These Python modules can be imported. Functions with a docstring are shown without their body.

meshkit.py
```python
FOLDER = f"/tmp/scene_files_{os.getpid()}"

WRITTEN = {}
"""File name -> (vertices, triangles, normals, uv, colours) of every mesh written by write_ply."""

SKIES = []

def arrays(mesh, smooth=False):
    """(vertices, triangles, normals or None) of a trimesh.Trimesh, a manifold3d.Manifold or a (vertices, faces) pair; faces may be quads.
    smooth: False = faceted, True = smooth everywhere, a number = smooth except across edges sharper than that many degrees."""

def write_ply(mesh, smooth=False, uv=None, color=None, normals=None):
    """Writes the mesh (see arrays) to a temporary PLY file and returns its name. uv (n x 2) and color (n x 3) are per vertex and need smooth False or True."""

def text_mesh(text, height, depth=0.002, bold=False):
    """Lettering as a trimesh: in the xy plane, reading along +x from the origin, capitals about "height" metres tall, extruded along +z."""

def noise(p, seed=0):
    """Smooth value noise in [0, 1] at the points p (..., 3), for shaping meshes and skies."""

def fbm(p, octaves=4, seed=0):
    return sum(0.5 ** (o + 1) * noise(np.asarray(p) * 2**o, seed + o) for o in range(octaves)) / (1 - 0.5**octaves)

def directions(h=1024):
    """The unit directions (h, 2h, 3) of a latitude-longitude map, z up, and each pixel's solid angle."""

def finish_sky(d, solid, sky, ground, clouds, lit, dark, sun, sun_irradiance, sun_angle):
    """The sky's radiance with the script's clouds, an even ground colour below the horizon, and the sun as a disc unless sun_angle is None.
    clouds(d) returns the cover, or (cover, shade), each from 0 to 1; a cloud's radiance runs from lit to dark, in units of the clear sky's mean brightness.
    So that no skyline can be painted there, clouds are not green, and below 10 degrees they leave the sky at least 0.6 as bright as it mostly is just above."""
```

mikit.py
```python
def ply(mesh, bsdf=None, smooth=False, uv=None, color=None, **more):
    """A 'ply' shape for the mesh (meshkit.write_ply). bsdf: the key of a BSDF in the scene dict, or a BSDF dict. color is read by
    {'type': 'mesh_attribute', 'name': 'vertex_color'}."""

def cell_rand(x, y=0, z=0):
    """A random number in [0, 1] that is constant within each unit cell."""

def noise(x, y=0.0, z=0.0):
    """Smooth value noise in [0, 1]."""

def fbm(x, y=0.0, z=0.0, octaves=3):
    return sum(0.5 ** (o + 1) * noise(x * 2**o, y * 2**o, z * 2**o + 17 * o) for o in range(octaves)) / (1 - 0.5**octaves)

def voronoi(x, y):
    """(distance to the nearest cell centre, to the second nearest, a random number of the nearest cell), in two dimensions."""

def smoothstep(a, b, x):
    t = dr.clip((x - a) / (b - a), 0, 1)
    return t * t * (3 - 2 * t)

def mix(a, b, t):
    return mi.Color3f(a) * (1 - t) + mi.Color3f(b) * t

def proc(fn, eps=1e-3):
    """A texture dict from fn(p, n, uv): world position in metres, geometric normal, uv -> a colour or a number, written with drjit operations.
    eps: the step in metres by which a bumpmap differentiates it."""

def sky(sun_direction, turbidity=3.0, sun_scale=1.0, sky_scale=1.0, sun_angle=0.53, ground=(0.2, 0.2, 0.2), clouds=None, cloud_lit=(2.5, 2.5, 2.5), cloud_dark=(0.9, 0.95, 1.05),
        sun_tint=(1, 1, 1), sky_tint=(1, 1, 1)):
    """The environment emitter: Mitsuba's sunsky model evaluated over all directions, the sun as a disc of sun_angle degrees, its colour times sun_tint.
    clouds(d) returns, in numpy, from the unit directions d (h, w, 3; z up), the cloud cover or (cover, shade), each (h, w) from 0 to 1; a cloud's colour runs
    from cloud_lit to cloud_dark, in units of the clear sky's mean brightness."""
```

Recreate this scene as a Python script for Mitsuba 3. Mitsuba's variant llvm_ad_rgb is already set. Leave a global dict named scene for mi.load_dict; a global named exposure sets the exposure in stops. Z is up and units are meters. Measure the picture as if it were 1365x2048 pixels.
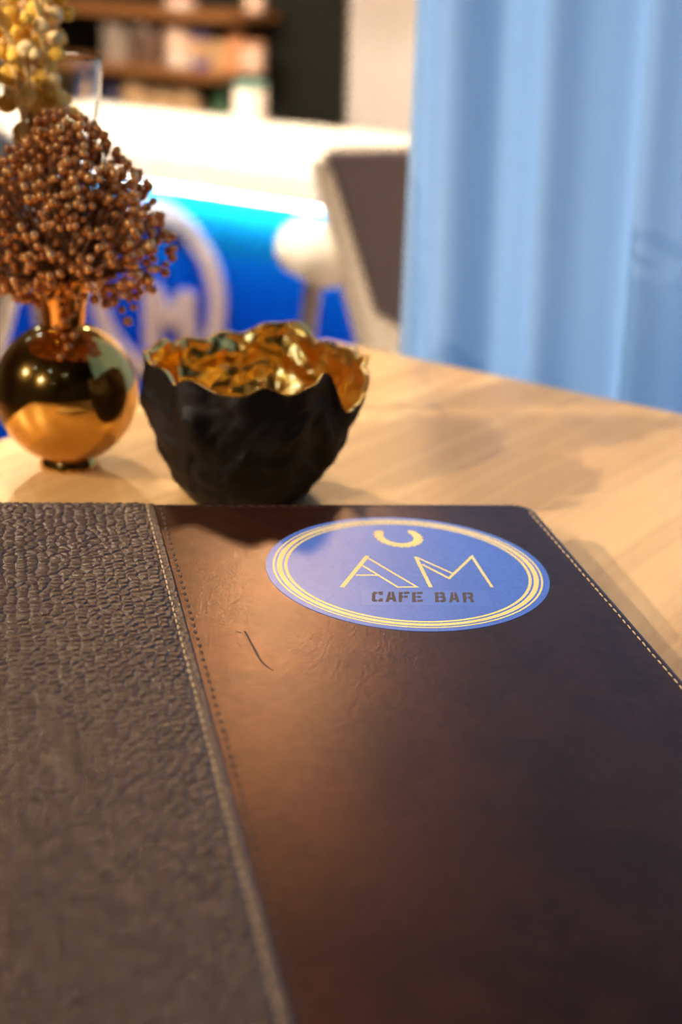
import math, random
import numpy as np, trimesh, manifold3d as m3
import drjit as dr
import mitsuba as mi
import mikit, meshkit
from mikit import proc, ply, noise, fbm, smoothstep, mix, voronoi
from shapely.geometry import Polygon, LineString, Point, box as sbox
from shapely.ops import unary_union
from shapely import affinity
from scipy.spatial import cKDTree

T = mi.ScalarTransform4f
rng = np.random.default_rng(11)
random.seed(11)
scene, labels = {'type': 'scene'}, {}

# ------------------------------------------------------------------ camera, light, exposure
FPX, PITCH, ROLL, EYE = 2950.0, math.radians(21.0), math.radians(1.5), 1.35
fwd = np.array([0, math.cos(PITCH), -math.sin(PITCH)])
up0 = np.array([0, math.sin(PITCH), math.cos(PITCH)])
right = math.cos(ROLL) * np.array([1.0, 0, 0]) + math.sin(ROLL) * up0
up = -math.sin(ROLL) * np.array([1.0, 0, 0]) + math.cos(ROLL) * up0
exposure = -0.4
scene['camera'] = {
    'type': 'thinlens', 'fov_axis': 'x', 'fov': math.degrees(2 * math.atan(682.5 / FPX)),
    'aperture_radius': 0.0042, 'focus_distance': 0.547, 'near_clip': 0.01, 'far_clip': 60.0,
    'to_world': T().look_at(origin=[0, 0, EYE], target=[float(fwd[0]), float(fwd[1]), float(EYE + fwd[2])], up=[float(x) for x in up]),
}
PENDANT, LEFT_LAMP, DOWNLIGHT, LED, DAYLIGHT = 180.0, 30.0, 750.0, 600.0, 4.3
WARM, WARM2, COOL = np.array([1.0, 0.61, 0.29]), np.array([1.0, 0.80, 0.58]), np.array([0.58, 0.80, 1.0])
scene['daylight'] = {'type': 'constant', 'sampling_weight': 5.0, 'radiance': {'type': 'rgb', 'value': [float(x) for x in DAYLIGHT * COOL]}}

def emitter(c, weight=1.0): return {'type': 'area', 'sampling_weight': weight, 'radiance': {'type': 'rgb', 'value': [float(x) for x in c]}}

SPOT = 3600.0

# ------------------------------------------------------------------ frames
# the room's axes: e runs along the bar and the curtain, g from the table towards the bar
EA, GA = np.array([.8091, -.5877, 0]), np.array([.5877, .8091, 0])
ROOM = np.eye(4); ROOM[:3, 0] = EA; ROOM[:3, 1] = GA
def room(mesh):
    m = mesh.copy(); m.apply_transform(ROOM); return m
def ab(a, b, z): return a * EA + b * GA + np.array([0, 0, z])
# the leather cover's own plane, measured: origin at the emblem's middle, u to the right, v away, n up
MO = np.array([.02715, .5327, EYE - .22815])
MU = np.array([.97186888, .22763221, -.06045202]); MV = np.array([-.22618831, .97362667, .02983213]); MN = np.cross(MU, MV)
COVER = np.eye(4); COVER[:3, 0] = MU; COVER[:3, 1] = MV; COVER[:3, 2] = MN; COVER[:3, 3] = MO
def on_cover(mesh):
    m = mesh.copy(); m.apply_transform(COVER); return m
TABLE_Z = EYE - .25

# ------------------------------------------------------------------ mesh helpers
def chamfer_box(lo, hi, c=.003):
    lo, hi = np.array(lo, float), np.array(hi, float)
    c = min(c, *(0.49 * (hi - lo)))
    pts = []
    for s in np.ndindex(2, 2, 2):
        for k in range(3):
            p = [(hi[i] - (0 if i == k else c)) if s[i] else (lo[i] + (0 if i == k else c)) for i in range(3)]
            pts.append(p)
    return trimesh.convex.convex_hull(np.array(pts))
def lathe(profile, n=64, center=(0, 0, 0)):
    p = np.array(profile, float); k = len(p); a = np.arange(n) * 2 * np.pi / n
    v = np.stack([np.outer(np.cos(a), p[:, 0]), np.outer(np.sin(a), p[:, 0]), np.tile(p[:, 1], (n, 1))], -1).reshape(-1, 3)
    f = []
    for i in range(n):
        j = (i + 1) % n
        for q in range(k - 1):
            A, B, C, D = i * k + q, j * k + q, j * k + q + 1, i * k + q + 1
            if p[q, 0] > 1e-9: f.append((A, B, C))
            if p[q + 1, 0] > 1e-9: f.append((A, C, D))
    m = trimesh.Trimesh(v, f, process=False); m.merge_vertices(); m.apply_translation(center)
    return m
def curve(pts, n):
    from scipy.interpolate import PchipInterpolator
    pts = np.array(pts, float); t = np.r_[0, np.cumsum(np.linalg.norm(np.diff(pts, axis=0), axis=1))]
    return PchipInterpolator(t, pts)(np.linspace(0, t[-1], n))
def tube(pts, rad, sides=8):
    p = np.array(pts, float); r = np.broadcast_to(rad, len(p)); t = np.gradient(p, axis=0)
    t /= np.linalg.norm(t, axis=1, keepdims=True) + 1e-12
    ref = np.array([0, 0, 1.0]) if abs(t[0, 2]) < .9 else np.array([1.0, 0, 0])
    a = np.cross(t, ref); a /= np.linalg.norm(a, axis=1, keepdims=True) + 1e-12; b = np.cross(t, a)
    ang = np.arange(sides) * 2 * np.pi / sides
    v = (p[:, None] + r[:, None, None] * (np.cos(ang)[None, :, None] * a[:, None] + np.sin(ang)[None, :, None] * b[:, None])).reshape(-1, 3)
    f, n = [], len(p)
    for i in range(n - 1):
        for k in range(sides):
            l = (k + 1) % sides; A, B, C, D = i * sides + k, i * sides + l, (i + 1) * sides + l, (i + 1) * sides + k
            f += [(A, B, C), (A, C, D)]
    v = np.vstack([v, p[0], p[-1]]); e0, e1 = n * sides, n * sides + 1
    for k in range(sides):
        l = (k + 1) % sides; f += [(e0, l, k), (e1, (n - 1) * sides + k, (n - 1) * sides + l)]
    m = trimesh.Trimesh(v, f, process=False); m.fix_normals(); return m
def hull_chain(joints):
    """joints: list of (point, radius); manifold of the hulls of consecutive spheres."""
    out = m3.Manifold()
    for (p, r), (q, s) in zip(joints[:-1], joints[1:]):
        A = m3.Manifold.sphere(r, 24).translate([float(x) for x in p]); B = m3.Manifold.sphere(s, 24).translate([float(x) for x in q])
        out = out + m3.Manifold.batch_hull([A, B])
    return out
def to_tm(m):
    q = m.to_mesh(); return trimesh.Trimesh(np.array(q.vert_properties[:, :3]), np.array(q.tri_verts), process=False)
def rounded_rect(x0, x1, y0, y1, r, n=10):
    out = []
    for cx, cy, a0 in ((x1 - r, y1 - r, 0), (x0 + r, y1 - r, 90), (x0 + r, y0 + r, 180), (x1 - r, y0 + r, 270)):
        for k in range(n + 1):
            a = math.radians(a0 + 90 * k / n); out.append((cx + r * math.cos(a), cy + r * math.sin(a)))
    return np.array(out)
def stack(rings, zs):
    """rings of equal length, convex, from bottom to top -> closed solid."""
    n = len(rings[0]); v = np.vstack([np.c_[r, np.full(n, z)] for r, z in zip(rings, zs)])
    f = []
    for i in range(len(rings) - 1):
        for k in range(n):
            l = (k + 1) % n; f += [(i * n + k, i * n + l, (i + 1) * n + l), (i * n + k, (i + 1) * n + l, (i + 1) * n + k)]
    v = np.vstack([v, [*rings[0].mean(0), zs[0]], [*rings[-1].mean(0), zs[-1]]]); b, t = len(v) - 2, len(v) - 1; L = (len(rings) - 1) * n
    for k in range(n):
        l = (k + 1) % n; f += [(b, l, k), (t, L + k, L + l)]
    return trimesh.Trimesh(v, f, process=False)
def extrude(shape, z0, z1):
    ms = []
    for g in getattr(shape, 'geoms', [shape]):
        if g.area > 1e-12:
            m = trimesh.creation.extrude_polygon(g, z1 - z0, engine='earcut'); m.apply_translation([0, 0, z0]); ms.append(m)
    return trimesh.util.concatenate(ms)
def stroke(pts, w): return LineString(pts).buffer(w / 2, cap_style='flat', join_style='mitre', mitre_limit=3)

# ------------------------------------------------------------------ scene bookkeeping
def numbered(key):
    if key not in scene and not any(k.startswith(key + '__') for k in scene): return key
    i = 1
    while f'{key}_{i:03d}' in scene or any(k.startswith(f'{key}_{i:03d}__') for k in scene): i += 1
    return f'{key}_{i:03d}'
COUNT = {}
def piece(parent, name, mesh, bsdf, smooth=False, label=None, kind=None, **more):
    base = f'{parent}__{name}'; i = COUNT.get(base, 0); COUNT[base] = i + 1
    key = base if i == 0 else f'{base}_{i:03d}'
    scene[key] = mesh if isinstance(mesh, dict) else ply(mesh, bsdf, smooth, **more)
    d = {}
    if label: d['label'] = label
    if kind: d['kind'] = kind
    if d: labels[key] = d
    return key
TOPS = {}
def thing(name, label=None, category=None, group=None, kind=None):
    i = TOPS.get(name, 0); TOPS[name] = i + 1
    key = name if i == 0 else f'{name}_{i:03d}'
    labels[key] = {k: v for k, v in dict(label=label, category=category, group=group, kind=kind).items() if v}
    return key
def single(name, mesh, bsdf, smooth=False, label=None, category=None, group=None, kind=None, **more):
    key = thing(name, label, category, group, kind)
    scene[key] = ply(mesh, bsdf, smooth, **more)
    return key

# ------------------------------------------------------------------ materials
def rgb(*c): return {'type': 'rgb', 'value': list(c)}
def two(b): return {'type': 'twosided', 'b': b}
def mat(name, base, rough=.5, spec=.5, metal=0.0, bump=None, scale=1.0, **kw):
    base = rgb(*base) if isinstance(base, (tuple, list)) else base
    b = {'type': 'principled', 'base_color': base, 'roughness': rough, 'metallic': metal, **kw}
    if metal == 0.0: b['specular'] = spec
    if bump is not None: b = {'type': 'bumpmap', 'arbitrary': bump, 'scale': scale, 'bsdf': b}
    scene[name] = two(b); return name

def f_wood(p, n, uv):
    a, b = p.x * .8091 - p.y * .5877, p.x * .5877 + p.y * .8091
    w = a + .02 * (fbm(b * 3.1, a * 4.0, 2.0) - .5)
    broad = fbm(w * 22, b * 1.7, 1.0, 3)
    fine = fbm(w * 190, b * 5.0, 5.0, 3)
    t = dr.clip(.62 * broad + .38 * fine, 0, 1)
    t = smoothstep(.30, .72, t)
    return mix((.44, .26, .105), (.58, .385, .175), t)
def f_wood_bump(p, n, uv):
    a, b = p.x * .8091 - p.y * .5877, p.x * .5877 + p.y * .8091
    return fbm(a * 420, b * 9.0, 3.0, 2)
mat('oak', proc(f_wood), .38, .45, bump=proc(f_wood_bump, 4e-4), scale=.00012)

def f_brown(p, n, uv):
    t = fbm(p.x * 60, p.y * 60, p.z * 60, 4)
    s = fbm(p.x * 420, p.y * 420, p.z * 420, 2)
    return mix((.044, .0110, .0036), (.066, .0175, .0056), smoothstep(.3, .7, .7 * t + .3 * s))
def f_brown_bump(p, n, uv):
    return fbm(p.x * 1300, p.y * 1300, p.z * 1300, 2) + .3 * fbm(p.x * 240, p.y * 240, 1.0, 2)
mat('brown_leather', proc(f_brown), .29, metal=.78, bump=proc(f_brown_bump, 2e-4), scale=.00005)
def f_pebble(p, n, uv):
    return mix((.019, .0100, .0065), (.030, .016, .0105), fbm(p.x * 300, p.y * 300, p.z * 300, 3))
mat('pebbled_leather', proc(f_pebble), .36, .75, spec_tint=.3)
mat('pale_thread', (.38, .27, .16), .6)
mat('dark_thread', (.025, .014, .010), .7)
mat('paper', (.75, .70, .60), .8)
def f_emblem(p, n, uv):
    return mix((.045, .11, .45), (.058, .135, .51), fbm(p.x * 900, p.y * 900, 2.0, 2))
mat('emblem_blue', proc(f_emblem), .36, .75)
mat('label_blue', (.062, .135, .49), .33, .8)
mat('emblem_yellow', (.72, .58, .24), .5)
mat('letter_black', (.045, .030, .040), .6)
mat('gold_mirror', (.68, .39, .095), .09, metal=1.0)
mat('copper_gold', (.80, .36, .09), .16, metal=1.0)
def f_foil_bump(p, n, uv): return fbm(p.x * 160, p.y * 160, p.z * 160, 3)
mat('gold_leaf', (1.0, .62, .17), .20, metal=1.0, bump=proc(f_foil_bump, 6e-4), scale=.0016)
def f_black(p, n, uv): return mix((.003, .002, .0025), (.014, .011, .0135), smoothstep(.5, .8, fbm(p.x * 70, p.y * 70, p.z * 50, 4)))
def f_black_bump(p, n, uv): return fbm(p.x * 260, p.y * 260, p.z * 200, 3)
mat('black_clay', proc(f_black), .52, .15, bump=proc(f_black_bump, 6e-4), scale=.0006)
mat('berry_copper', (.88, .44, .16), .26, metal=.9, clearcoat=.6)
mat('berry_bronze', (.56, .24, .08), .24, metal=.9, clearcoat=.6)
mat('berry_pale', (.95, .60, .28), .24, metal=.9, clearcoat=.6)
mat('dry_stem', (.11, .05, .022), .8)
scene['clear_glass'] = {'type': 'dielectric', 'int_ior': 1.5, 'ext_ior': 1.0}
mat('yellow_blossom', (.74, .46, .06), .7)
mat('pale_blossom', (.78, .60, .30), .7)
mat('straw_stem', (.75, .55, .22), .7)
scene['curtain_cloth'] = {'type': 'principledthin', 'base_color': rgb(.30, .46, .68), 'roughness': .9, 'diff_trans': 1.15, 'spec_trans': 0.0, 'eta': 1.3}
mat('bar_white', (.86, .84, .80), .35)
scene['bar_blue'] = two({'type': 'diffuse', 'reflectance': rgb(.0005, .027, .30)})
mat('emblem_beige', (.24, .17, .165), .7, .2)
mat('cream_cloth', (.90, .82, .70), .85)
mat('grey_velvet', (.080, .062, .068), .85, sheen=.5)
mat('chair_metal', (.16, .13, .12), .45)
mat('wall_cream', (.66, .63, .64), .8)
mat('wall_dark', (.05, .045, .038), .9, .2)
mat('board_dark', (.014, .016, .014), .8, .1)
mat('shelf_wood', (.26, .11, .035), .5)
mat('floor_wood', (.16, .10, .06), .5)
mat('ceiling_paint', (.035, .03, .027), .9, .2)
mat('frame_paint', (.6, .6, .58), .5)
mat('black_metal', (.02, .02, .02), .4)
scene['window_glass'] = {'type': 'thindielectric'}
JAR = {'white': (.75, .66, .60), 'red': (.50, .035, .03), 'grey': (.30, .25, .22), 'brown': (.12, .07, .05), 'tan': (.55, .36, .20), 'violet': (.12, .10, .30),
       'orange': (.70, .33, .16), 'pink': (.80, .58, .46), 'navy': (.05, .05, .12), 'cyan': (.13, .34, .36), 'green': (.035, .11, .055), 'teal': (.06, .22, .20)}
for k, c in JAR.items(): mat('jar_' + k, c, .35)

# ------------------------------------------------------------------ room shell
def wallbox(name, lo, hi, bsdf): return single(name, room(chamfer_box(lo, hi, .001)), bsdf, kind='structure')
wallbox('floor', (-4.6, -3.2, -.1), (1.7, 3.72, 0), 'floor_wood')
wallbox('ceiling', (-4.6, -3.2, 2.75), (1.7, 3.72, 2.85), 'ceiling_paint')
wallbox('wall_back', (-4.5, 3.6, 0), (-.578, 3.72, 2.75), 'wall_cream')
wallbox('wall_left', (-4.6, -3.1, 0), (-4.5, 3.72, 2.75), 'wall_dark')
wallbox('wall_front', (-4.6, -3.2, 0), (1.7, -3.1, 2.75), 'wall_dark')
wallbox('wall_side', (1.6, -3.1, 0), (1.7, .92, 2.75), 'wall_dark')
wallbox('wall_return', (-.590, .92, 0), (-.578, 3.6, 2.75), 'wall_cream')
w = m3.Manifold.cube([2.190, .03, 2.75]).translate([-.590, .89, 0]) - m3.Manifold.cube([1.933, .3, 2.0]).translate([-.583, .8, .55])
single('wall_right', room(to_tm(w)), 'wall_cream', kind='structure')
wk = thing('window_1', kind='structure')
fr = m3.Manifold()
for x0, x1, z0, z1 in ((-.583, -.579, .55, 2.55), (1.30, 1.35, .55, 2.55), (-.579, 1.30, .55, .60), (-.579, 1.30, 2.50, 2.55), (.40, .45, .60, 2.50)):
    fr = fr + m3.Manifold.cube([x1 - x0, .02, z1 - z0]).translate([x0, .895, z0])
piece(wk, 'frame', room(to_tm(fr)), 'frame_paint')
for x0, x1 in ((-.579, .40), (.45, 1.30)):
    q = trimesh.Trimesh([[x0, .905, .60], [x1, .905, .60], [x1, .905, 2.50], [x0, .905, 2.50]], [[0, 1, 2], [0, 2, 3]], process=False)
    piece(wk, 'pane', room(q), 'window_glass')

# ------------------------------------------------------------------ table
tk = thing('table', 'light oak table with straight edges carrying the menu folder, vase and bowl', 'table')
piece(tk, 'top', room(chamfer_box((-.589, -.32, TABLE_Z - .035), (.62, .786, TABLE_Z), .003)), 'oak')
piece(tk, 'column', room(lathe([(0, .03), (.05, .03), (.05, 1.0), (.12, TABLE_Z - .036), (0, TABLE_Z - .036)], 32, (.0, .25, 0))), 'black_metal', 30)
piece(tk, 'foot', room(chamfer_box((-.3, -.05, 0), (.3, .55, .03), .01)), 'black_metal')

# ------------------------------------------------------------------ menu folder
mk = thing('menu_folder', 'closed brown leather menu folder with pebbled spine band and round blue emblem on the table', 'menu')
U0, U1, V0, V1, CR = -.168, .0745, -.268, .0690, .0095
def ring_at(d): return rounded_rect(U0 + d, U1 - d, V0 + d, V1 - d, max(CR - d, .001))
TH = .0034
prof = [(.0009, -TH), (.0002, -TH + .0006), (0, -TH / 2), (.0002, -.0007), (.0010, -.00015), (.0022, 0)]
piece(mk, 'front_cover', on_cover(stack([ring_at(d) for d, z in prof], [z for d, z in prof])), 'brown_leather', 40)
# pages and back cover: a wedge between the tilted cover and the table top
inv = np.linalg.inv(COVER)
pts = []
for u, v in ((U0 + .004, V0 + .006), (U1 - .006, V0 + .006), (U1 - .006, V1 - .006), (U0 + .004, V1 - .006)):
    P = MO + MU * u + MV * v
    pts.append(P - MN * (TH + .0001)); pts.append([P[0], P[1], TABLE_Z + .0032])
piece(mk, 'pages', trimesh.convex.convex_hull(np.array(pts)), 'paper', label='cream pages')
c4 = np.array([(MO + MU * u + MV * v)[:2] for u, v in ((U0, V0), (U1, V0), (U1, V1), (U0, V1))])
piece(mk, 'back_cover', trimesh.convex.convex_hull(np.vstack([np.c_[c4, np.full(4, TABLE_Z + .0002)], np.c_[c4, np.full(4, TABLE_Z + .0031)]])), 'brown_leather')
# pebbled band: a real height field
BU0, BU1 = U0 + .0012, -.0927
nu, nv = 210, 940
us, vs = np.linspace(BU0, BU1, nu), np.linspace(V0 + .0015, V1 - .0015, nv)
gu, gv = np.meshgrid(us, vs, indexing='ij')
cell = .0035
cu, cv = np.meshgrid(np.arange(BU0 - .01, BU1 + .01, cell * 1.15), np.arange(V0 - .01, V1 + .01, cell * .92), indexing='ij')
cen = np.c_[(cu + rng.uniform(-.36, .36, cu.shape) * cell).ravel(), (cv + rng.uniform(-.36, .36, cv.shape) * cell).ravel()]
wob = np.stack([meshkit.fbm(np.stack([gu * 300, gv * 300, gu * 0 + k], -1), 2, k) - .5 for k in (3, 9)], -1) * .0006
q = np.c_[gu.ravel(), gv.ravel()] + wob.reshape(-1, 2)
d, idx = cKDTree(cen).query(q, k=2)
edge = np.clip((d[:, 1] - d[:, 0]) / .0021, 0, 1)
hgt = (edge * (2 - edge)) * (.00050 + .00025 * rng.random(len(cen))[idx[:, 0]]) - .00006 * (d[:, 0] / .001)
hgt = hgt.reshape(nu, nv)
side = np.clip((BU1 - gu) / .0014, 0, 1)
fade = np.clip((BU1 - gu - .001) / .003, 0, 1)
seam = np.exp(-((gu + .0964) / .0011) ** 2)
edges = np.clip(np.minimum(gv - vs[0], vs[-1] - gv) / .002, 0, 1) * np.clip((gu - us[0]) / .002, 0, 1)
zz = (.00125 * np.sqrt(1 - (1 - side) ** 2) + hgt * (.25 + .75 * fade) * (1 - .75 * seam) - .0004 * seam) * np.sqrt(1 - (1 - edges) ** 2)
zz = np.maximum(zz, 0.0) - .0001
V = np.stack([gu, gv, zz], -1).reshape(-1, 3)
i = np.arange(nu * nv).reshape(nu, nv); A, B, C, D = i[:-1, :-1].ravel(), i[1:, :-1].ravel(), i[1:, 1:].ravel(), i[:-1, 1:].ravel()
band = trimesh.Trimesh(V, np.vstack([np.c_[A, B, C], np.c_[A, C, D]]), process=False)
bk = piece(mk, 'spine_band', on_cover(band), 'pebbled_leather', True, label='dark pebbled leather band along the spine')
# stitches
def dash(L, W, H):
    m = trimesh.creation.icosphere(subdivisions=1); m.apply_scale([W / 2, L / 2, H]); return m
def sew(parent, name, bsdf, pts, L, W, H, lift, jit):
    pts = np.array(pts); t = np.gradient(pts, axis=0)
    for p, k in zip(pts, t):
        m = dash(L * random.uniform(.88, 1.08), W, H)
        m.apply_transform(trimesh.transformations.rotation_matrix(math.atan2(-k[0], k[1]) + random.uniform(-jit, jit), [0, 0, 1]))
        m.apply_translation([p[0] + random.uniform(-1, 1) * .0001, p[1], lift]); piece(parent, name, on_cover(m), bsdf, True)
sew(bk, 'stitch', 'pale_thread', [(-.0964, v) for v in np.arange(V0 + .004, V1 - .003, .0046)], .0036, .0008, .0004, .0011, .08)
sew(mk, 'punched_stitch', 'dark_thread', [(-.0905, v) for v in np.arange(V0 + .004, V1 - .003, .0051)], .0026, .0014, .0003, .0001, .1)
path = np.array([(.0713, v) for v in np.arange(V0 + .004, V1 - .0105, .0046)] )
sew(mk, 'edge_stitch', 'pale_thread', path, .0038, .0007, .0004, .0001, .05)
sew(mk, 'edge_stitch', 'dark_thread', [(u, V1 - .0032) for u in np.arange(.0635, -.090, -.0046)], .0036, .0006, .00035, .0, .05)
# scratches in the leather
def scratch(pts, w): 
    return on_cover(extrude(LineString(curve(pts, 14)).buffer(w / 2), -.00002, .00003))
piece(mk, 'scratch', scratch([(-.0731, -.050), (-.0722, -.060), (-.0709, -.073), (-.0684, -.0784)], .0007), 'dark_thread', label='dark curved scratch')
piece(mk, 'scratch', scratch([(-.0758, -.0503), (-.0748, -.0508)], .0007), 'dark_thread')
piece(mk, 'scratch', scratch([(.0000, .0600), (.0030, .0560)], .0006), 'dark_thread')
# emblem: a printed round sticker, slightly oval as measured
EANG = math.radians(20.0)
def ell(s, n=160):
    a = np.arange(n) * 2 * np.pi / n
    x, y = .05739 * s * np.cos(a), .0526 * s * np.sin(a)
    c, t = math.cos(EANG), math.sin(EANG)
    return np.c_[x * c - y * t, x * t + y * c] * np.array([1, 1])
ek = piece(mk, 'emblem', on_cover(stack([ell(1), ell(1), ell(.997)], [-.0001, .00022, .00028])), 'emblem_blue', 40, label='round blue printed emblem')
Z0, Z1 = .0002, .00036
for s0, s1 in ((.953, .938), (.923, .886), (.872, .850)):
    piece(ek, 'ring', on_cover(extrude(Polygon(ell(s0), [ell(s1)[::-1]]), Z0, Z1)), 'emblem_yellow')
F = lambda pts: [(u, -v) for u, v in pts]
Aa = unary_union([stroke(F([(-.0304, .0155), (-.0135, -.0132)]), .0017), stroke(F([(-.0145, -.0123), (-.0010, .0161), (-.0086, .0161), (-.0179, -.0042)]), .0010), stroke(F([(-.0225, .0049), (-.0134, .0052)]), .0010)])
Mm = unary_union([stroke(F([(.0044, .0165), (.0061, -.0119)]), .0015), stroke(F([(.0061, -.0117), (.0167, .0041)]), .0010), stroke(F([(.0067, -.0046), (.0141, .0086), (.0298, -.0118), (.0290, .0172)]), .0012)])
piece(ek, 'letter', on_cover(extrude(Aa, Z0, Z1)), 'emblem_yellow')
piece(ek, 'letter', on_cover(extrude(Mm, Z0, Z1)), 'emblem_yellow')
leaves = []
wc, wr = np.array([.0042, .0322]), np.array([.0082, .0088])
for k in range(17):
    a = math.radians(146 + k * (248 / 16))
    for sgn in (-1, 1):
        p = Point(0, 0).buffer(1, 12); p = affinity.scale(p, .0021, .00095)
        p = affinity.rotate(p, math.degrees(a) + 90 + sgn * 34 * (1 if a > math.radians(270) else -1))
        leaves.append(affinity.translate(p, wc[0] + wr[0] * math.cos(a) + sgn * .0007 * math.cos(a), wc[1] + wr[1] * math.sin(a) + sgn * .0007 * math.sin(a)))
leaves.append(LineString([(wc[0] + wr[0] * math.cos(math.radians(t)), wc[1] + wr[1] * math.sin(math.radians(t))) for t in range(142, 400, 6)]).buffer(.0008))
piece(ek, 'wreath', on_cover(extrude(unary_union(leaves), Z0, Z1)), 'emblem_yellow')
# CAFE BAR in stencil capitals, on a little label strip
def P_(*pts): return Polygon(pts)
S = .26
def glyph(c):
    w = .86
    full = P_((0, 0), (w, 0), (w, 1), (0, 1))
    if c == 'C': g = P_((.14, 0), (w, 0), (w, .30), (w - S, .30), (w - S, .2), (S, .2), (S, .8), (w - S, .8), (w - S, .68), (w, .68), (w, 1), (.14, 1), (0, .84), (0, .16)); g = g.difference(sbox(.40, -.1, .48, 1.1))
    elif c == 'A': g = P_((0, 0), (S, 0), (S + .05, .22), (w - S - .05, .22), (w - S, 0), (w, 0), (w - .22, 1), (.22, 1)).difference(P_((.36, .42), (w - .36, .42), (w / 2, .80))).difference(sbox(w / 2 - .035, .7, w / 2 + .035, 1.1))
    elif c == 'F': g = unary_union([sbox(0, 0, S, 1), sbox(0, .80, w, 1), sbox(0, .42, w * .84, .61)]).difference(sbox(.33, -.1, .40, 1.1))
    elif c == 'E': g = unary_union([sbox(0, 0, S, 1), sbox(0, .80, w, 1), sbox(0, .41, w * .84, .60), sbox(0, 0, w, .2)]).difference(sbox(.33, -.1, .40, 1.1))
    elif c == 'B': g = unary_union([P_((0, 0), (w - .12, 0), (w, .12), (w, .44), (w - .08, .52), (w - .06, .60), (w - .06, .88), (w - .18, 1), (0, 1))]).difference(sbox(S, .2, w - S, .42)).difference(sbox(S, .6, w - S - .02, .8)).difference(sbox(.33, -.1, .40, 1.1))
    else: g = unary_union([P_((0, 0), (S, 0), (S, .36), (w - .30, .36), (w - S, 0), (w + .04, 0), (w - .12, .42), (w, .54), (w, .86), (w - .14, 1), (0, 1))]).difference(sbox(S, .56, w - S, .8)).difference(sbox(.33, -.1, .40, 1.1))
    return g
tx0, tu = 340.0, .0401 / 810
for c, x in zip('CAFEBAR', (340, 446, 548, 652, 832, 940, 1052)):
    g = affinity.scale(glyph(c), 100 * tu, .0084, origin=(0, 0))
    g = affinity.affine_transform(g, [1, .26, .040, 1, -.0219 + (x - tx0) * tu, -.0285 - .0018 * (x - tx0) / 810])
    piece(ek, 'printed_letter', on_cover(extrude(g, Z0, Z1 + .00003)), 'letter_black', label='dark stencil letter')
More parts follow.
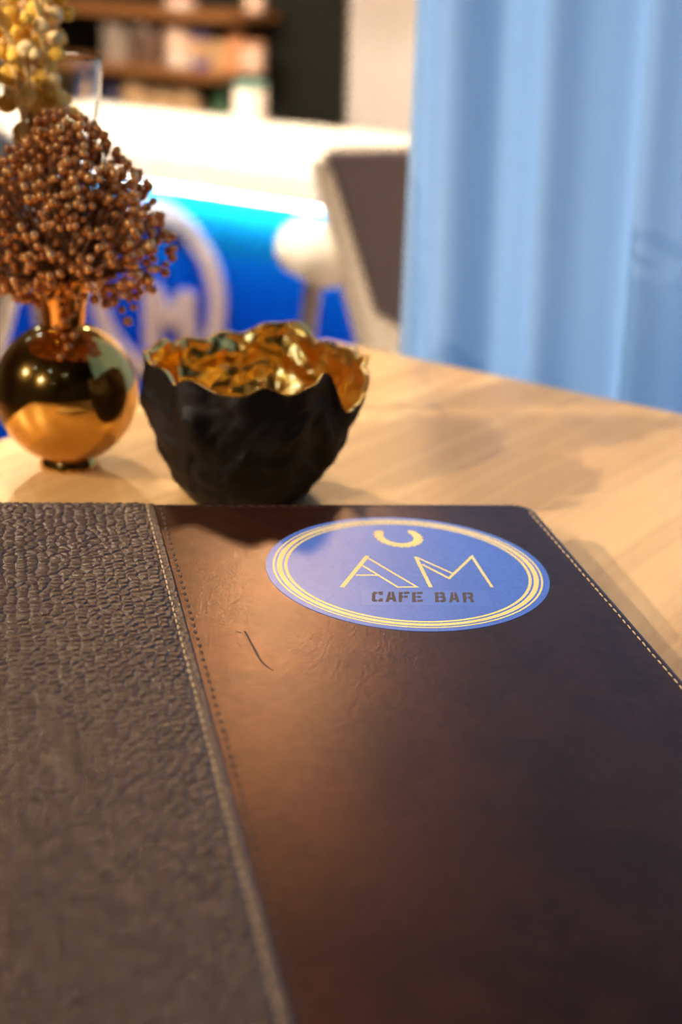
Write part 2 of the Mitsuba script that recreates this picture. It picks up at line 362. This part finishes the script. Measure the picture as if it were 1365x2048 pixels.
piece(ek, 'label_strip', on_cover(extrude(P_((-.0262, -.0312), (.0238, -.0335), (.0262, -.0198), (-.0235, -.0180)), Z0, Z0 + .00011)), 'label_blue')

# ------------------------------------------------------------------ gold ball vase
vc = np.array([-.1386, .7079, TABLE_Z])
vk = thing('ball_vase', 'shiny gold ball vase with flared neck and small foot, holding the copper berries', 'vase')
R, cz = .0356, .0388
th = np.linspace(math.asin(.0125 / R), math.pi - math.asin(.0112 / R), 48)
body = [(R * math.sin(t), cz - R * math.cos(t)) for t in th]
piece(vk, 'body', lathe([(0, body[0][1] + .001)] + body + [(.0100, body[-1][1] + .0002), (0, body[-1][1] - .002)], 96, vc), 'gold_mirror', 40)
piece(vk, 'foot', lathe([(0, 0), (.0140, 0), (.0148, .0008), (.0146, .0030), (.0128, body[0][1] + .0006), (0, body[0][1] + .0006)], 64, vc), 'gold_mirror', 40)
nk = [(.0100, body[-1][1] - .001), (.0108, .076), (.0112, .082), (.0130, .090), (.0166, .0965), (.0172, .0975), (.0170, .0982), (.0160, .0980), (.0122, .0905), (.0104, .082), (.0095, .074)]
piece(vk, 'neck', lathe(nk, 64, vc), 'copper_gold', 40, label='flared copper coloured neck')

# ------------------------------------------------------------------ copper berries
gk = thing('berry_bunch', 'dense bunch of dried copper brown berries standing in the gold ball vase', 'dried berries')
hs = np.array([.086, .092, .100, .112, .125, .138, .150, .160, .170, .176])
wl = np.array([.016, .028, .048, .056, .055, .044, .032, .022, .014, .006])
wr_ = np.array([.026, .046, .052, .055, .052, .046, .036, .026, .017, .007])
GV = np.array([-.155, .757, TABLE_Z])     # the stemmed glass behind
def glass_r(h): return np.interp(h, [0, .004, .012, .10, .115, .135, .17, .21, .27], [.021, .019, .0045, .0045, .010, .020, .029, .034, .038])
cand = []
while len(cand) < 20000:
    h = random.uniform(.086, .176); a = random.uniform(0, 2 * math.pi); s = random.random() ** .38
    wx = np.interp(h, hs, wr_ if math.cos(a) > 0 else wl); wy = .72 * np.interp(h, hs, np.minimum(wl, wr_))
    cand.append((.004 * (h - .09) / .08 + wx * s * math.cos(a), wy * s * math.sin(a) - .008, h))
cand = np.array(cand)
lump = meshkit.noise(cand * 90, 5)
keep, tree_pts = [], []
for c, l in zip(cand, lump):
    P = vc + [c[0], c[1], c[2]]
    if math.hypot(P[0] - GV[0], P[1] - GV[1]) < glass_r(c[2]) + .004: continue
    if l < .24: continue
    if c[2] < .101 and math.hypot(c[0], c[1]) < .0185: continue
    if keep and np.min(np.linalg.norm(np.array(keep) - c, axis=1)) < .0038: continue
    keep.append(c)
    if len(keep) >= 1050: break
for (x, y, h) in [(.002, -.0165, .096), (-.002, -.0162, .091), (.003, -.0165, .086), (.007, -.0155, .082), (.0035, -.0155, .079), (.000, -.0185, .076), (.004, -.0215, .0725), (.006, -.0235, .068), (.003, -.0265, .064), (.0085, -.0205, .073), (.030, -.008, .083), (.033, -.010, .078), (.036, -.010, .085), (.028, -.012, .088)]:
    keep.append((x, y, h))
keep = np.array(keep)
ico = trimesh.creation.icosphere(subdivisions=1)
near = np.argsort(np.linalg.norm(vc + keep - np.array([0, 0, EYE]), axis=1))
fill, stems = [], []
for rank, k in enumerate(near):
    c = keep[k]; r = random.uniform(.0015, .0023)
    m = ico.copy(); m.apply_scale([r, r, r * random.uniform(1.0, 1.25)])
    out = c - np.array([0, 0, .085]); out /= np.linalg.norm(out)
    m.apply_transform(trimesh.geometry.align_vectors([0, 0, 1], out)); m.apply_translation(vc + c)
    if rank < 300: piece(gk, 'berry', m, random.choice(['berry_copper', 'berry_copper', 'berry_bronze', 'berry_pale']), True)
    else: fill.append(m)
    if rank % 4 == 0 and c[2] > .095:
        stems.append(tube(curve([vc + [c[0] * .12, c[1] * .12 - .001, .072], vc + [c[0] * .28, c[1] * .28 - .001, .096], vc + [c[0] * .7, c[1] * .7, .5 * c[2] + .05], vc + c], 7), .0006, 5))
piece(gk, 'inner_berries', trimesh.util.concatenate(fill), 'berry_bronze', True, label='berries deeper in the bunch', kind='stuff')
piece(gk, 'stems', trimesh.util.concatenate(stems), 'dry_stem', 40, label='thin dark brown stems', kind='stuff')

# ------------------------------------------------------------------ black bowl with gold lining
bc = np.array([-.0425, .6746, TABLE_Z])
ok = thing('crumpled_bowl', 'black crumpled bowl with wavy rim and gold leaf lining behind the menu folder', 'bowl')
NT, NZ = 220, 40
th = np.arange(NT) * 2 * np.pi / NT
def bump(t, c, w): return np.exp(-(((t - math.radians(c) + math.pi) % (2 * math.pi) - math.pi) / math.radians(w)) ** 2)
rimh = .0668 + .0012 * np.sin(5 * th + .6) + .0010 * np.sin(9 * th + 2.1) + .0010 * np.sin(17 * th) + .0045 * bump(th, 78, 22) + .0065 * bump(th, 200, 15) - .0035 * bump(th, 229, 8) - .016 * bump(th, -34, 7.5) + .005 * bump(th, -47, 8) - .0025 * bump(th, 259, 9) - .0025 * bump(th, 287, 7)
flare = .0015 * np.sin(5 * th + 1.0) + .0015 * np.sin(11 * th + .4) + .005 * bump(th, -20, 14) + .002 * bump(th, 190, 18) - .003 * bump(th, 226, 9)
ts = np.linspace(0, 1, NZ)
rz = np.interp(ts, [0, .15, .30, .45, .6, .75, .9, 1], [.0275, .0365, .0428, .0470, .0500, .0518, .0526, .0532])
grid = np.zeros((NT, NZ, 3))
for j, t in enumerate(ts):
    z = t * rimh
    base = np.stack([np.cos(th), np.sin(th), np.full(NT, t * 1.3)], -1)
    crease = np.abs(meshkit.fbm(base * 2.3 + 4, 3, 2) - .5) * 2
    r = rz[j] + flare * t ** 2.2 + (crease - .35) * .0062 * min(1, 3 * t) + .0016 * (meshkit.noise(base * 9, 8) - .5)
    grid[:, j] = np.stack([r * np.cos(th) - .005 * (1 - t), r * np.sin(th), z], -1)
def sheet(g, flip):
    n, m = g.shape[:2]; v = g.reshape(-1, 3); f = []
    i = np.arange(n); jn = (i + 1) % n
    for j in range(m - 1):
        A, B, C, D = i * m + j, jn * m + j, jn * m + j + 1, i * m + j + 1
        f += [np.c_[A, B, C], np.c_[A, C, D]]
    f = np.vstack(f); return v, (f[:, ::-1] if flip else f)
inner = grid.copy(); rr = np.hypot(inner[..., 0], inner[..., 1]); inner[..., :2] *= ((rr - .0026) / rr)[..., None]
outer_v, outer_f = sheet(grid, False)
v = np.vstack([outer_v, [0, 0, 0]]); nb = len(v) - 1
f = np.vstack([outer_f, [(nb, ((k + 1) % NT) * NZ, k * NZ) for k in range(NT)]])
shell = trimesh.Trimesh(v, f, process=False); shell.apply_translation(bc)
piece(ok, 'shell', shell, 'black_clay', 50)
jj = NZ // 5
gin = inner[:, jj:]
v, f = sheet(gin, True); m_ = gin.shape[1]
v = np.vstack([v, [0, 0, gin[:, 0, 2].mean()]]); nb = len(v) - 1
f = np.vstack([f, [(nb, k * m_, ((k + 1) % NT) * m_) for k in range(NT)]])
# rim strip joining the lining to the shell
off = len(v); v = np.vstack([v, grid[:, -1] + [0, 0, .0003], grid[:, -3] * np.array([1.004, 1.004, 1])])
k = np.arange(NT); kn = (k + 1) % NT
A, B, C, D = k * m_ + m_ - 1, kn * m_ + m_ - 1, off + kn, off + k
f = np.vstack([f, np.c_[A, C, B], np.c_[A, D, C]])
lin = trimesh.Trimesh(v, f, process=False); lin.fix_normals(); lin.apply_translation(bc)
piece(ok, 'lining', lin, 'gold_leaf', 60, label='crinkled gold leaf lining')

# ------------------------------------------------------------------ stemmed glass with dried yellow flowers
prof_o = [(0, 0), (.0205, 0), (.0210, .0012), (.019, .0025), (.006, .006), (.0042, .014), (.0042, .098)]
hh = [.106, .115, .125, .135, .145, .158, .17, .18, .188, .195]
prof_o += [(float(glass_r(h)), h) for h in hh]
prof_i = [(float(glass_r(h)) - .0014, h) for h in hh[::-1][:-2]] + [(.006, .118), (0, .116)]
single('stemmed_glass', lathe(prof_o + [(float(glass_r(.195)) - .0006, .1956)] + prof_i, 72, GV), 'clear_glass', 40, label='tall clear stemmed glass filled with dried yellow flowers, behind the copper berries', category='glass')
for s in range(12):
    a = s * 2.4; rad = .004 + .018 * ((s * 7) % 17) / 17
    key = thing('dried_flower', 'dried yellow flower sprig on a straw coloured stem in the tall glass behind the berries', 'flower', group='dried flowers in the tall glass')
    top = GV + [rad * 1.9 * math.cos(a), rad * 1.9 * math.sin(a), .222 + .05 * ((s * 5) % 7) / 7]
    p = curve([GV + [.003 * math.cos(a), .003 * math.sin(a), .121], GV + [rad * .7 * math.cos(a + .4), rad * .7 * math.sin(a + .4), .18], top], 9)
    piece(key, 'stem', tube(p, .0011, 6), 'straw_stem', 40)
    for b in range(15):
        t = .36 + .64 * b / 14; q = p[int(t * 8)]
        off = rng.normal(0, .0048, 3); q = q + off
        h = q[2] - GV[2]; dxy = q[:2] - GV[:2]; lim = (float(glass_r(h)) - .0085) if h < .20 else .047; n_ = np.linalg.norm(dxy)
        if n_ > lim: q = np.r_[GV[:2] + dxy / n_ * lim, q[2]]
        m = trimesh.creation.icosphere(subdivisions=2); vv = m.vertices; m.vertices = vv * (1 + .35 * (meshkit.noise(vv * 2.6 + s * 9 + b, 4)[:, None] - .5))
        m.apply_scale(random.uniform(.0026, .0050)); m.apply_translation(q)
        piece(key, 'blossom', m, 'yellow_blossom' if (b + s) % 3 else 'pale_blossom', True)

# ------------------------------------------------------------------ curtain
ca = np.linspace(-.577, 1.28, 900)
def fold(a):
    x = (a + .577) / .0785 * 2 * math.pi
    return .848 + .015 * np.sin(x + .55 * np.sin(a * 17) + 1.35) + .004 * np.sin(2.3 * x + 1)
zs_ = np.linspace(.03, 2.70, 24)
g = np.zeros((len(ca), len(zs_), 3))
for j, z in enumerate(zs_):
    b = fold(ca + .010 * np.sin(z * 2.0 + ca * 5)); g[:, j] = np.stack([ca, b, np.full_like(ca, z)], -1)
n_, m_ = g.shape[:2]; i = np.arange(n_ * m_).reshape(n_, m_)
A, B, C, D = i[:-1, :-1].ravel(), i[1:, :-1].ravel(), i[1:, 1:].ravel(), i[:-1, 1:].ravel()
single('curtain', room(trimesh.Trimesh(g.reshape(-1, 3), np.vstack([np.c_[A, B, C], np.c_[A, C, D]]), process=False)), 'curtain_cloth', True,
       label='light blue curtain hanging in soft folds at the right behind the table edge', category='curtain')
single('trim_1', room(chamfer_box((-.581, .872, .03), (-.577, .8905, 2.7), .001)), 'frame_paint', kind='structure')
rk = single('curtain_rail', room(chamfer_box((-.580, .836, 2.70), (1.3, .860, 2.735), .004)), 'frame_paint', label='white rail along the ceiling that carries the light blue curtain', category='curtain rail')

# ------------------------------------------------------------------ bar
kk = thing('bar_counter', 'blue bar counter with thick white top and beige ring with letter on its front', 'bar counter')
CT = EYE - .33
piece(kk, 'top', room(chamfer_box((-4.3, 1.85, CT - .055), (-1.02, 2.365, CT), .006)), 'bar_white', label='thick white counter top')
piece(kk, 'front_panel', room(chamfer_box((-4.28, 1.92, .09), (-1.06, 1.95, CT - .0552), .002)), 'bar_blue', label='bright blue front panel')
piece(kk, 'body', room(chamfer_box((-4.28, 1.951, .0), (-1.06, 2.34, CT - .0552), .002)), 'board_dark')
piece(kk, 'plinth', room(chamfer_box((-4.28, 1.97 - .04, .0), (-1.06, 1.9505, .089), .002)), 'black_metal')
lm = room(chamfer_box((-4.2, 1.884, CT - .0655), (-1.1, 1.900, CT - .0556), .002))
scene[f'{kk}__light_strip'] = ply(lm, 'bar_white', emitter=emitter(LED * np.array([1.0, .93, .82]), 6.0)); labels[f'{kk}__light_strip'] = {'label': 'glowing light strip under the counter top'}
def upright(shape, b0, b1):      # shapely shape in (a, z) -> solid standing between b0 and b1
    m = extrude(shape, 0, b1 - b0); v = m.vertices.copy(); m.vertices = np.c_[v[:, 0], b1 - v[:, 2], v[:, 1]]; m.fix_normals(); return room(m)
rc = (-1.819, EYE - .593)
piece(kk, 'ring', upright(Point(*rc).buffer(.168, 48).difference(Point(*rc).buffer(.131, 48)), 1.912, 1.921), 'emblem_beige', label='beige ring')
l0, l1, zt_, zb = -1.846, -1.720, EYE - .577, EYE - .705
sw = .040
Mp = Polygon([(l0, zb), (l0 + sw, zb), (l0 + sw, zt_ - .055), ((l0 + l1) / 2, zt_ - .082), (l1 - sw, zt_ - .055), (l1 - sw, zb), (l1, zb), (l1, zt_), (l1 - sw, zt_), ((l0 + l1) / 2, zt_ - .040), (l0 + sw, zt_), (l0, zt_)])
piece(kk, 'letter', upright(Mp, 1.912, 1.921), 'emblem_beige', label='thick beige letter')

# ------------------------------------------------------------------ bar chairs
def chair(name, label, org, fdir):
    key = thing(name, label, 'chair', None)
    f = np.array([fdir[0], fdir[1], 0]); f /= np.linalg.norm(f); l = np.array([f[1], -f[0], 0])   # f forward, l to the chair's right
    M = np.eye(4); M[:3, 0] = l; M[:3, 1] = f; M[:3, 3] = org
    def put(m): q = m.copy(); q.apply_transform(M); return q
    # local: x right, y forward, z up; origin at the back's left top corner
    W, ZT, ZS = .46, 1.165, .70
    def shell_poly(d):   # wide at the top, narrow at the seat
        pts = [(0 + d, ZT - d - .02), (.02 + d, ZT - d), (W - .02 - d, ZT - d), (W - d, ZT - d - .02), (W - .10 - d, .80), (W - .13 - d, ZS + d), (.13 + d, ZS + d), (.10 + d, .80)]
        return np.array(pts)
    def plate(d, y0, y1, dome=0):
        p = shell_poly(d); rings = [p, p, shell_poly(d + .012)]; zz = [y0, y1 - .012, y1]
        m = stack(rings, zz); v = m.vertices.copy(); m.vertices = np.c_[v[:, 0], -v[:, 2], v[:, 1]]; m.fix_normals(); return m
    piece(key, 'backrest', put(plate(0, -.022, .014)), 'cream_cloth', 40, label='cream upholstered backrest')
    p2 = np.array([(.006, ZT - .006), (W - .006, ZT - .006), (W - .064, .995), (W - .13, .955), (.13, .955), (.064, .995)])
    m = stack([p2, p2, p2 * .985 + .015 * p2.mean(0)], [.010, .016, .020]); v = m.vertices.copy(); m.vertices = np.c_[v[:, 0], -v[:, 2], v[:, 1]]; m.fix_normals()
    piece(key, 'back_panel', put(m), 'grey_velvet', 40, label='dark grey velvet panel on the back')
    piece(key, 'seat', put(chamfer_box((.05, .0, ZS - .09), (W - .05, .44, ZS), .025)), 'cream_cloth', 40)
    for s in (0, 1):
        x = .024 if s == 0 else W - .024
        arm = hull_chain([((x, .03, 1.044), .031), ((x, .115, 1.040), .031)])
        piece(key, 'armrest', put(to_tm(arm)), 'cream_cloth', 40, label='thick rounded cream armrest')
        piece(key, 'arm_post', put(tube([(x + (.012 if s == 0 else -.012), .105, 1.02), (x, .11, .9), (x + (.03 if s == 0 else -.03), .13, ZS - .06)], .0095, 10)), 'chair_metal', 40)
    for x, y in ((.09, .06), (W - .09, .06), (.09, .38), (W - .09, .38)):
        dx = -.04 if x < W / 2 else .04; dy = -.03 if y < .2 else .03
        piece(key, 'leg', put(tube([(x, y, ZS - .085), (x + dx, y + dy, .0)], [.016, .010], 12)), 'chair_metal', 40)
    return key
chair('bar_chair', 'cream bar chair with dark grey back panel, beside the left edge of the blue curtain', np.array([-.034, 1.5, 0]), (-.33, .944))
chair('bar_chair', 'cream upholstered bar chair at the left behind the gold vase, only its armrest in view', np.array([-.755, 1.45, 0]), (-.10, .99))

# ------------------------------------------------------------------ back bar
single('dark_board', room(chamfer_box((-4.45, 3.565, .0), (-2.635, 3.5995, 2.6), .004)), 'board_dark', label='dark board on the wall behind the bar, beside the cream wall strip', category='wall board')
SH1, SH2, LOW = EYE - .352, EYE - .186, EYE - .70
single('wall_shelf', room(chamfer_box((-4.40, 3.33, SH1 - .026), (-2.90, 3.564, SH1), .003)), 'shelf_wood', label='lower brown wooden shelf with jars and bottles behind the bar', category='shelf')
single('wall_shelf', room(chamfer_box((-4.40, 3.33, SH2 - .026), (-2.86, 3.564, SH2), .003)), 'shelf_wood', label='upper brown wooden shelf behind the bar, at the top of the picture', category='shelf')
single('back_counter', room(chamfer_box((-4.40, 3.05, .0), (-2.80, 3.564, LOW), .004)), 'board_dark', label='dark low counter under the wooden shelves behind the bar', category='counter')
def ray_b(px, py, b):
    d = right * (px - 682.5) / FPX - up * (py - 1024) / FPX + fwd
    P = d * (b / (d @ GA)); return P @ EA, P[2] + EYE
def bottle(px0, px1, ptop, zfoot, cols, label, cat='bottle', b=3.43, neck=.45, cap=True):
    a0, _ = ray_b(px0, ptop, b); a1, ztop = ray_b(px1, ptop, b)
    a, r, H = (a0 + a1) / 2, min((a1 - a0) / 2 * .98, .062), ztop - zfoot
    c = (ab(a, b, zfoot)); key = thing(cat.replace(' ', '_'), label, cat, 'jars and bottles behind the bar')
    rn = r * neck; hb = H * (.62 if neck < .8 else .86)
    prof = [(0, 0), (r * .96, 0), (r, .004), (r, hb * .92), (r * .9, hb), (rn, hb + .12 * H), (rn, H * .90), (0, H * .90)]
    piece(key, 'body', lathe(prof, 28, c), 'jar_' + cols[0], 40)
    if len(cols) > 2: piece(key, 'label', lathe([(r + .0002, hb * .25), (r + .0008, hb * .25), (r + .0008, hb * .75), (r + .0002, hb * .75), (r + .0002, hb * .25)], 28, c), 'jar_' + cols[2], 40, label='printed label band')
    piece(key, 'cap', lathe([(0, H * .9005), (rn * 1.12, H * .9005), (rn * 1.12, H * .99), (rn, H), (0, H)], 28, c), 'jar_' + cols[1], 40)
bottle(212, 262, 18, SH1, ('grey', 'pink'), 'grey jar with pink lid on the lower shelf, leftmost beside the yellow flowers', 'jar', neck=.9)
bottle(272, 330, 52, SH1, ('brown', 'grey'), 'squat dark brown jar on the lower shelf between the grey jar and the white bottle', 'jar', neck=.9)
bottle(336, 388, -20, SH1, ('white', 'red', 'pink'), 'tall white bottle on the lower shelf, the tallest there', neck=.8)
bottle(390, 420, 48, SH1, ('violet', 'grey', 'tan'), 'small violet bottle on the lower shelf right of the tall white one', neck=.8)
bottle(424, 454, 80, SH1, ('tan', 'tan'), 'small tan jar on the lower shelf between the violet bottle and the orange jar', 'jar', neck=.9)
bottle(455, 484, 66, SH1, ('orange', 'orange'), 'orange jar on the lower shelf, second from its right end', 'jar', neck=.9)
bottle(485, 526, 84, SH1, ('pink', 'orange'), 'pale pink jar at the right end of the lower shelf', 'jar', neck=.9)
bottle(206, 248, 138, LOW, ('navy', 'navy', 'tan'), 'dark navy bottle under the lower shelf, leftmost behind the flowers', neck=.7)
bottle(252, 306, 136, LOW, ('tan', 'cyan'), 'tan bottle with cyan cap standing under the lower shelf', neck=.8)
bottle(312, 352, 142, LOW, ('tan', 'green'), 'tan bottle with green cap under the lower shelf, second from the dark green bottle', neck=.8)
bottle(356, 402, 142, LOW, ('tan', 'red'), 'tan bottle with red cap under the lower shelf', neck=.8)
bottle(418, 470, 160, LOW, ('green', 'green'), 'dark green bottle standing under the lower shelf', neck=.5)
bottle(474, 528, 166, CT, ('white', 'teal'), 'white bottle with teal cap standing at the back edge of the white bar counter', neck=.9, b=2.31)
bottle(492, 526, -14, SH2, ('pink', 'pink'), 'pale pink jar at the right end of the upper shelf', 'jar', neck=.9)

# ------------------------------------------------------------------ lamps of the room
def pendant(a, b, z, power, label, weight=5.0, rad=.06):
    key = thing('pendant_lamp', label, 'lamp')
    c = ab(a, b, z); m = trimesh.creation.icosphere(subdivisions=3, radius=rad); m.apply_translation(c)
    scene[f'{key}__globe'] = ply(m, 'bar_white', True, emitter=emitter(power * WARM, weight))
    piece(key, 'cord', tube([c + [0, 0, rad - .002], c + [0, 0, 2.748 - z]], .003, 8), 'black_metal')
    piece(key, 'canopy', lathe([(0, 2.72), (.05, 2.72), (.05, 2.7495), (0, 2.7495)], 24, (c[0], c[1], 0)), 'black_metal', 30)
pendant(-1.42, 1.95, 2.07, PENDANT, 'glowing globe lamp hanging over the right part of the bar', 10.0)
pendant(-2.25, 1.95, 2.07, 3.4 * PENDANT, 'glowing globe lamp hanging over the middle of the bar')
pendant(-3.10, 1.95, 2.07, PENDANT, 'glowing globe lamp hanging over the left end of the bar')
def table_spot(p0, p1, power, cut, beam, label):
    key = thing('table_spot', label, 'lamp'); p0, p1 = np.array(p0), np.array(p1)
    d = (p1 - p0) / np.linalg.norm(p1 - p0)
    can = lathe([(0, -.16), (.045, -.16), (.045, -.002), (.041, -.002), (.041, -.03), (0, -.03)], 28)
    can.apply_transform(trimesh.geometry.align_vectors([0, 0, 1], d)); can.apply_translation(p0); piece(key, 'housing', can, 'black_metal', 30)
    piece(key, 'stem', tube([p0 - d * .09, (p0 - d * .09) * [1, 1, 0] + [0, 0, 2.749]], .008, 8), 'black_metal', 30)
    scene[f'spot_emitter_{TOPS["table_spot"]}'] = {'type': 'spot', 'sampling_weight': 6.0, 'cutoff_angle': cut, 'beam_width': beam,
        'intensity': {'type': 'rgb', 'value': [float(x) for x in power * WARM2]},
        'to_world': T().look_at(origin=[float(x) for x in p0], target=[float(x) for x in p1], up=[0, 0, 1])}
table_spot([-2.23, -.03, 2.42], [.17, .86, TABLE_Z], LEFT_LAMP, 12.5, 4.0, 'black ceiling spotlight left of the table, aimed at the table beside the curtain')
table_spot([-1.45, -1.15, 2.45], [.10, .86, TABLE_Z + .05], .62 * LEFT_LAMP, 11.5, 7.0, 'black ceiling spotlight behind the camera, aimed at the curtain and the table edge')
for (a, b) in [(-.60, .62), (-.25, .66), (-1.2, -1.2), (-.2, -1.0), (.7, -.8), (-.5, -2.2), (.6, -2.2), (-3.3, 2.9)]:
    key = thing('ceiling_light', f'small round downlight in the ceiling', 'lamp', 'ceiling downlights')
    c = ab(a, b, 2.735)
    piece(key, 'trim_ring', lathe([(.0225, 0), (.042, 0), (.042, .0148), (.0225, .0148), (.0225, 0)], 28, c), 'frame_paint', 30)
    m = lathe([(0, .004), (.022, .004), (.022, .012), (0, .012)], 24, c)
    scene[f'{key}__lens'] = ply(m, 'bar_white', emitter=emitter(DOWNLIGHT * WARM2, 1.5))
for a in (-2.9, -2.1, -1.3):
    key = thing('track_spot', 'black ceiling spotlight aimed at the front of the bar', 'lamp', 'ceiling spotlights aimed at the bar')
    p0, p1 = ab(a, .95, 2.55), ab(a, 1.9, CT)
    d = (p1 - p0) / np.linalg.norm(p1 - p0)
    can = lathe([(0, -.12), (.045, -.12), (.045, 0), (.041, 0), (.041, -.02), (0, -.02)], 28)
    can.apply_transform(trimesh.geometry.align_vectors([0, 0, 1], d)); can.apply_translation(p0); piece(key, 'housing', can, 'black_metal', 30)
    piece(key, 'stem', tube([p0 - d * .06, ab(a, .95, 2.749) - d * np.array([.06, .06, 0])], .008, 8), 'black_metal', 30)
    bulb = lathe([(0, -.019), (.040, -.019), (.040, -.012), (0, -.012)], 28)
    bulb.apply_transform(trimesh.geometry.align_vectors([0, 0, 1], d)); bulb.apply_translation(p0)
    scene[f'{key}__lens'] = ply(bulb, 'bar_white', emitter=emitter(SPOT * np.array([1.0, .85, .66]), 5.0))
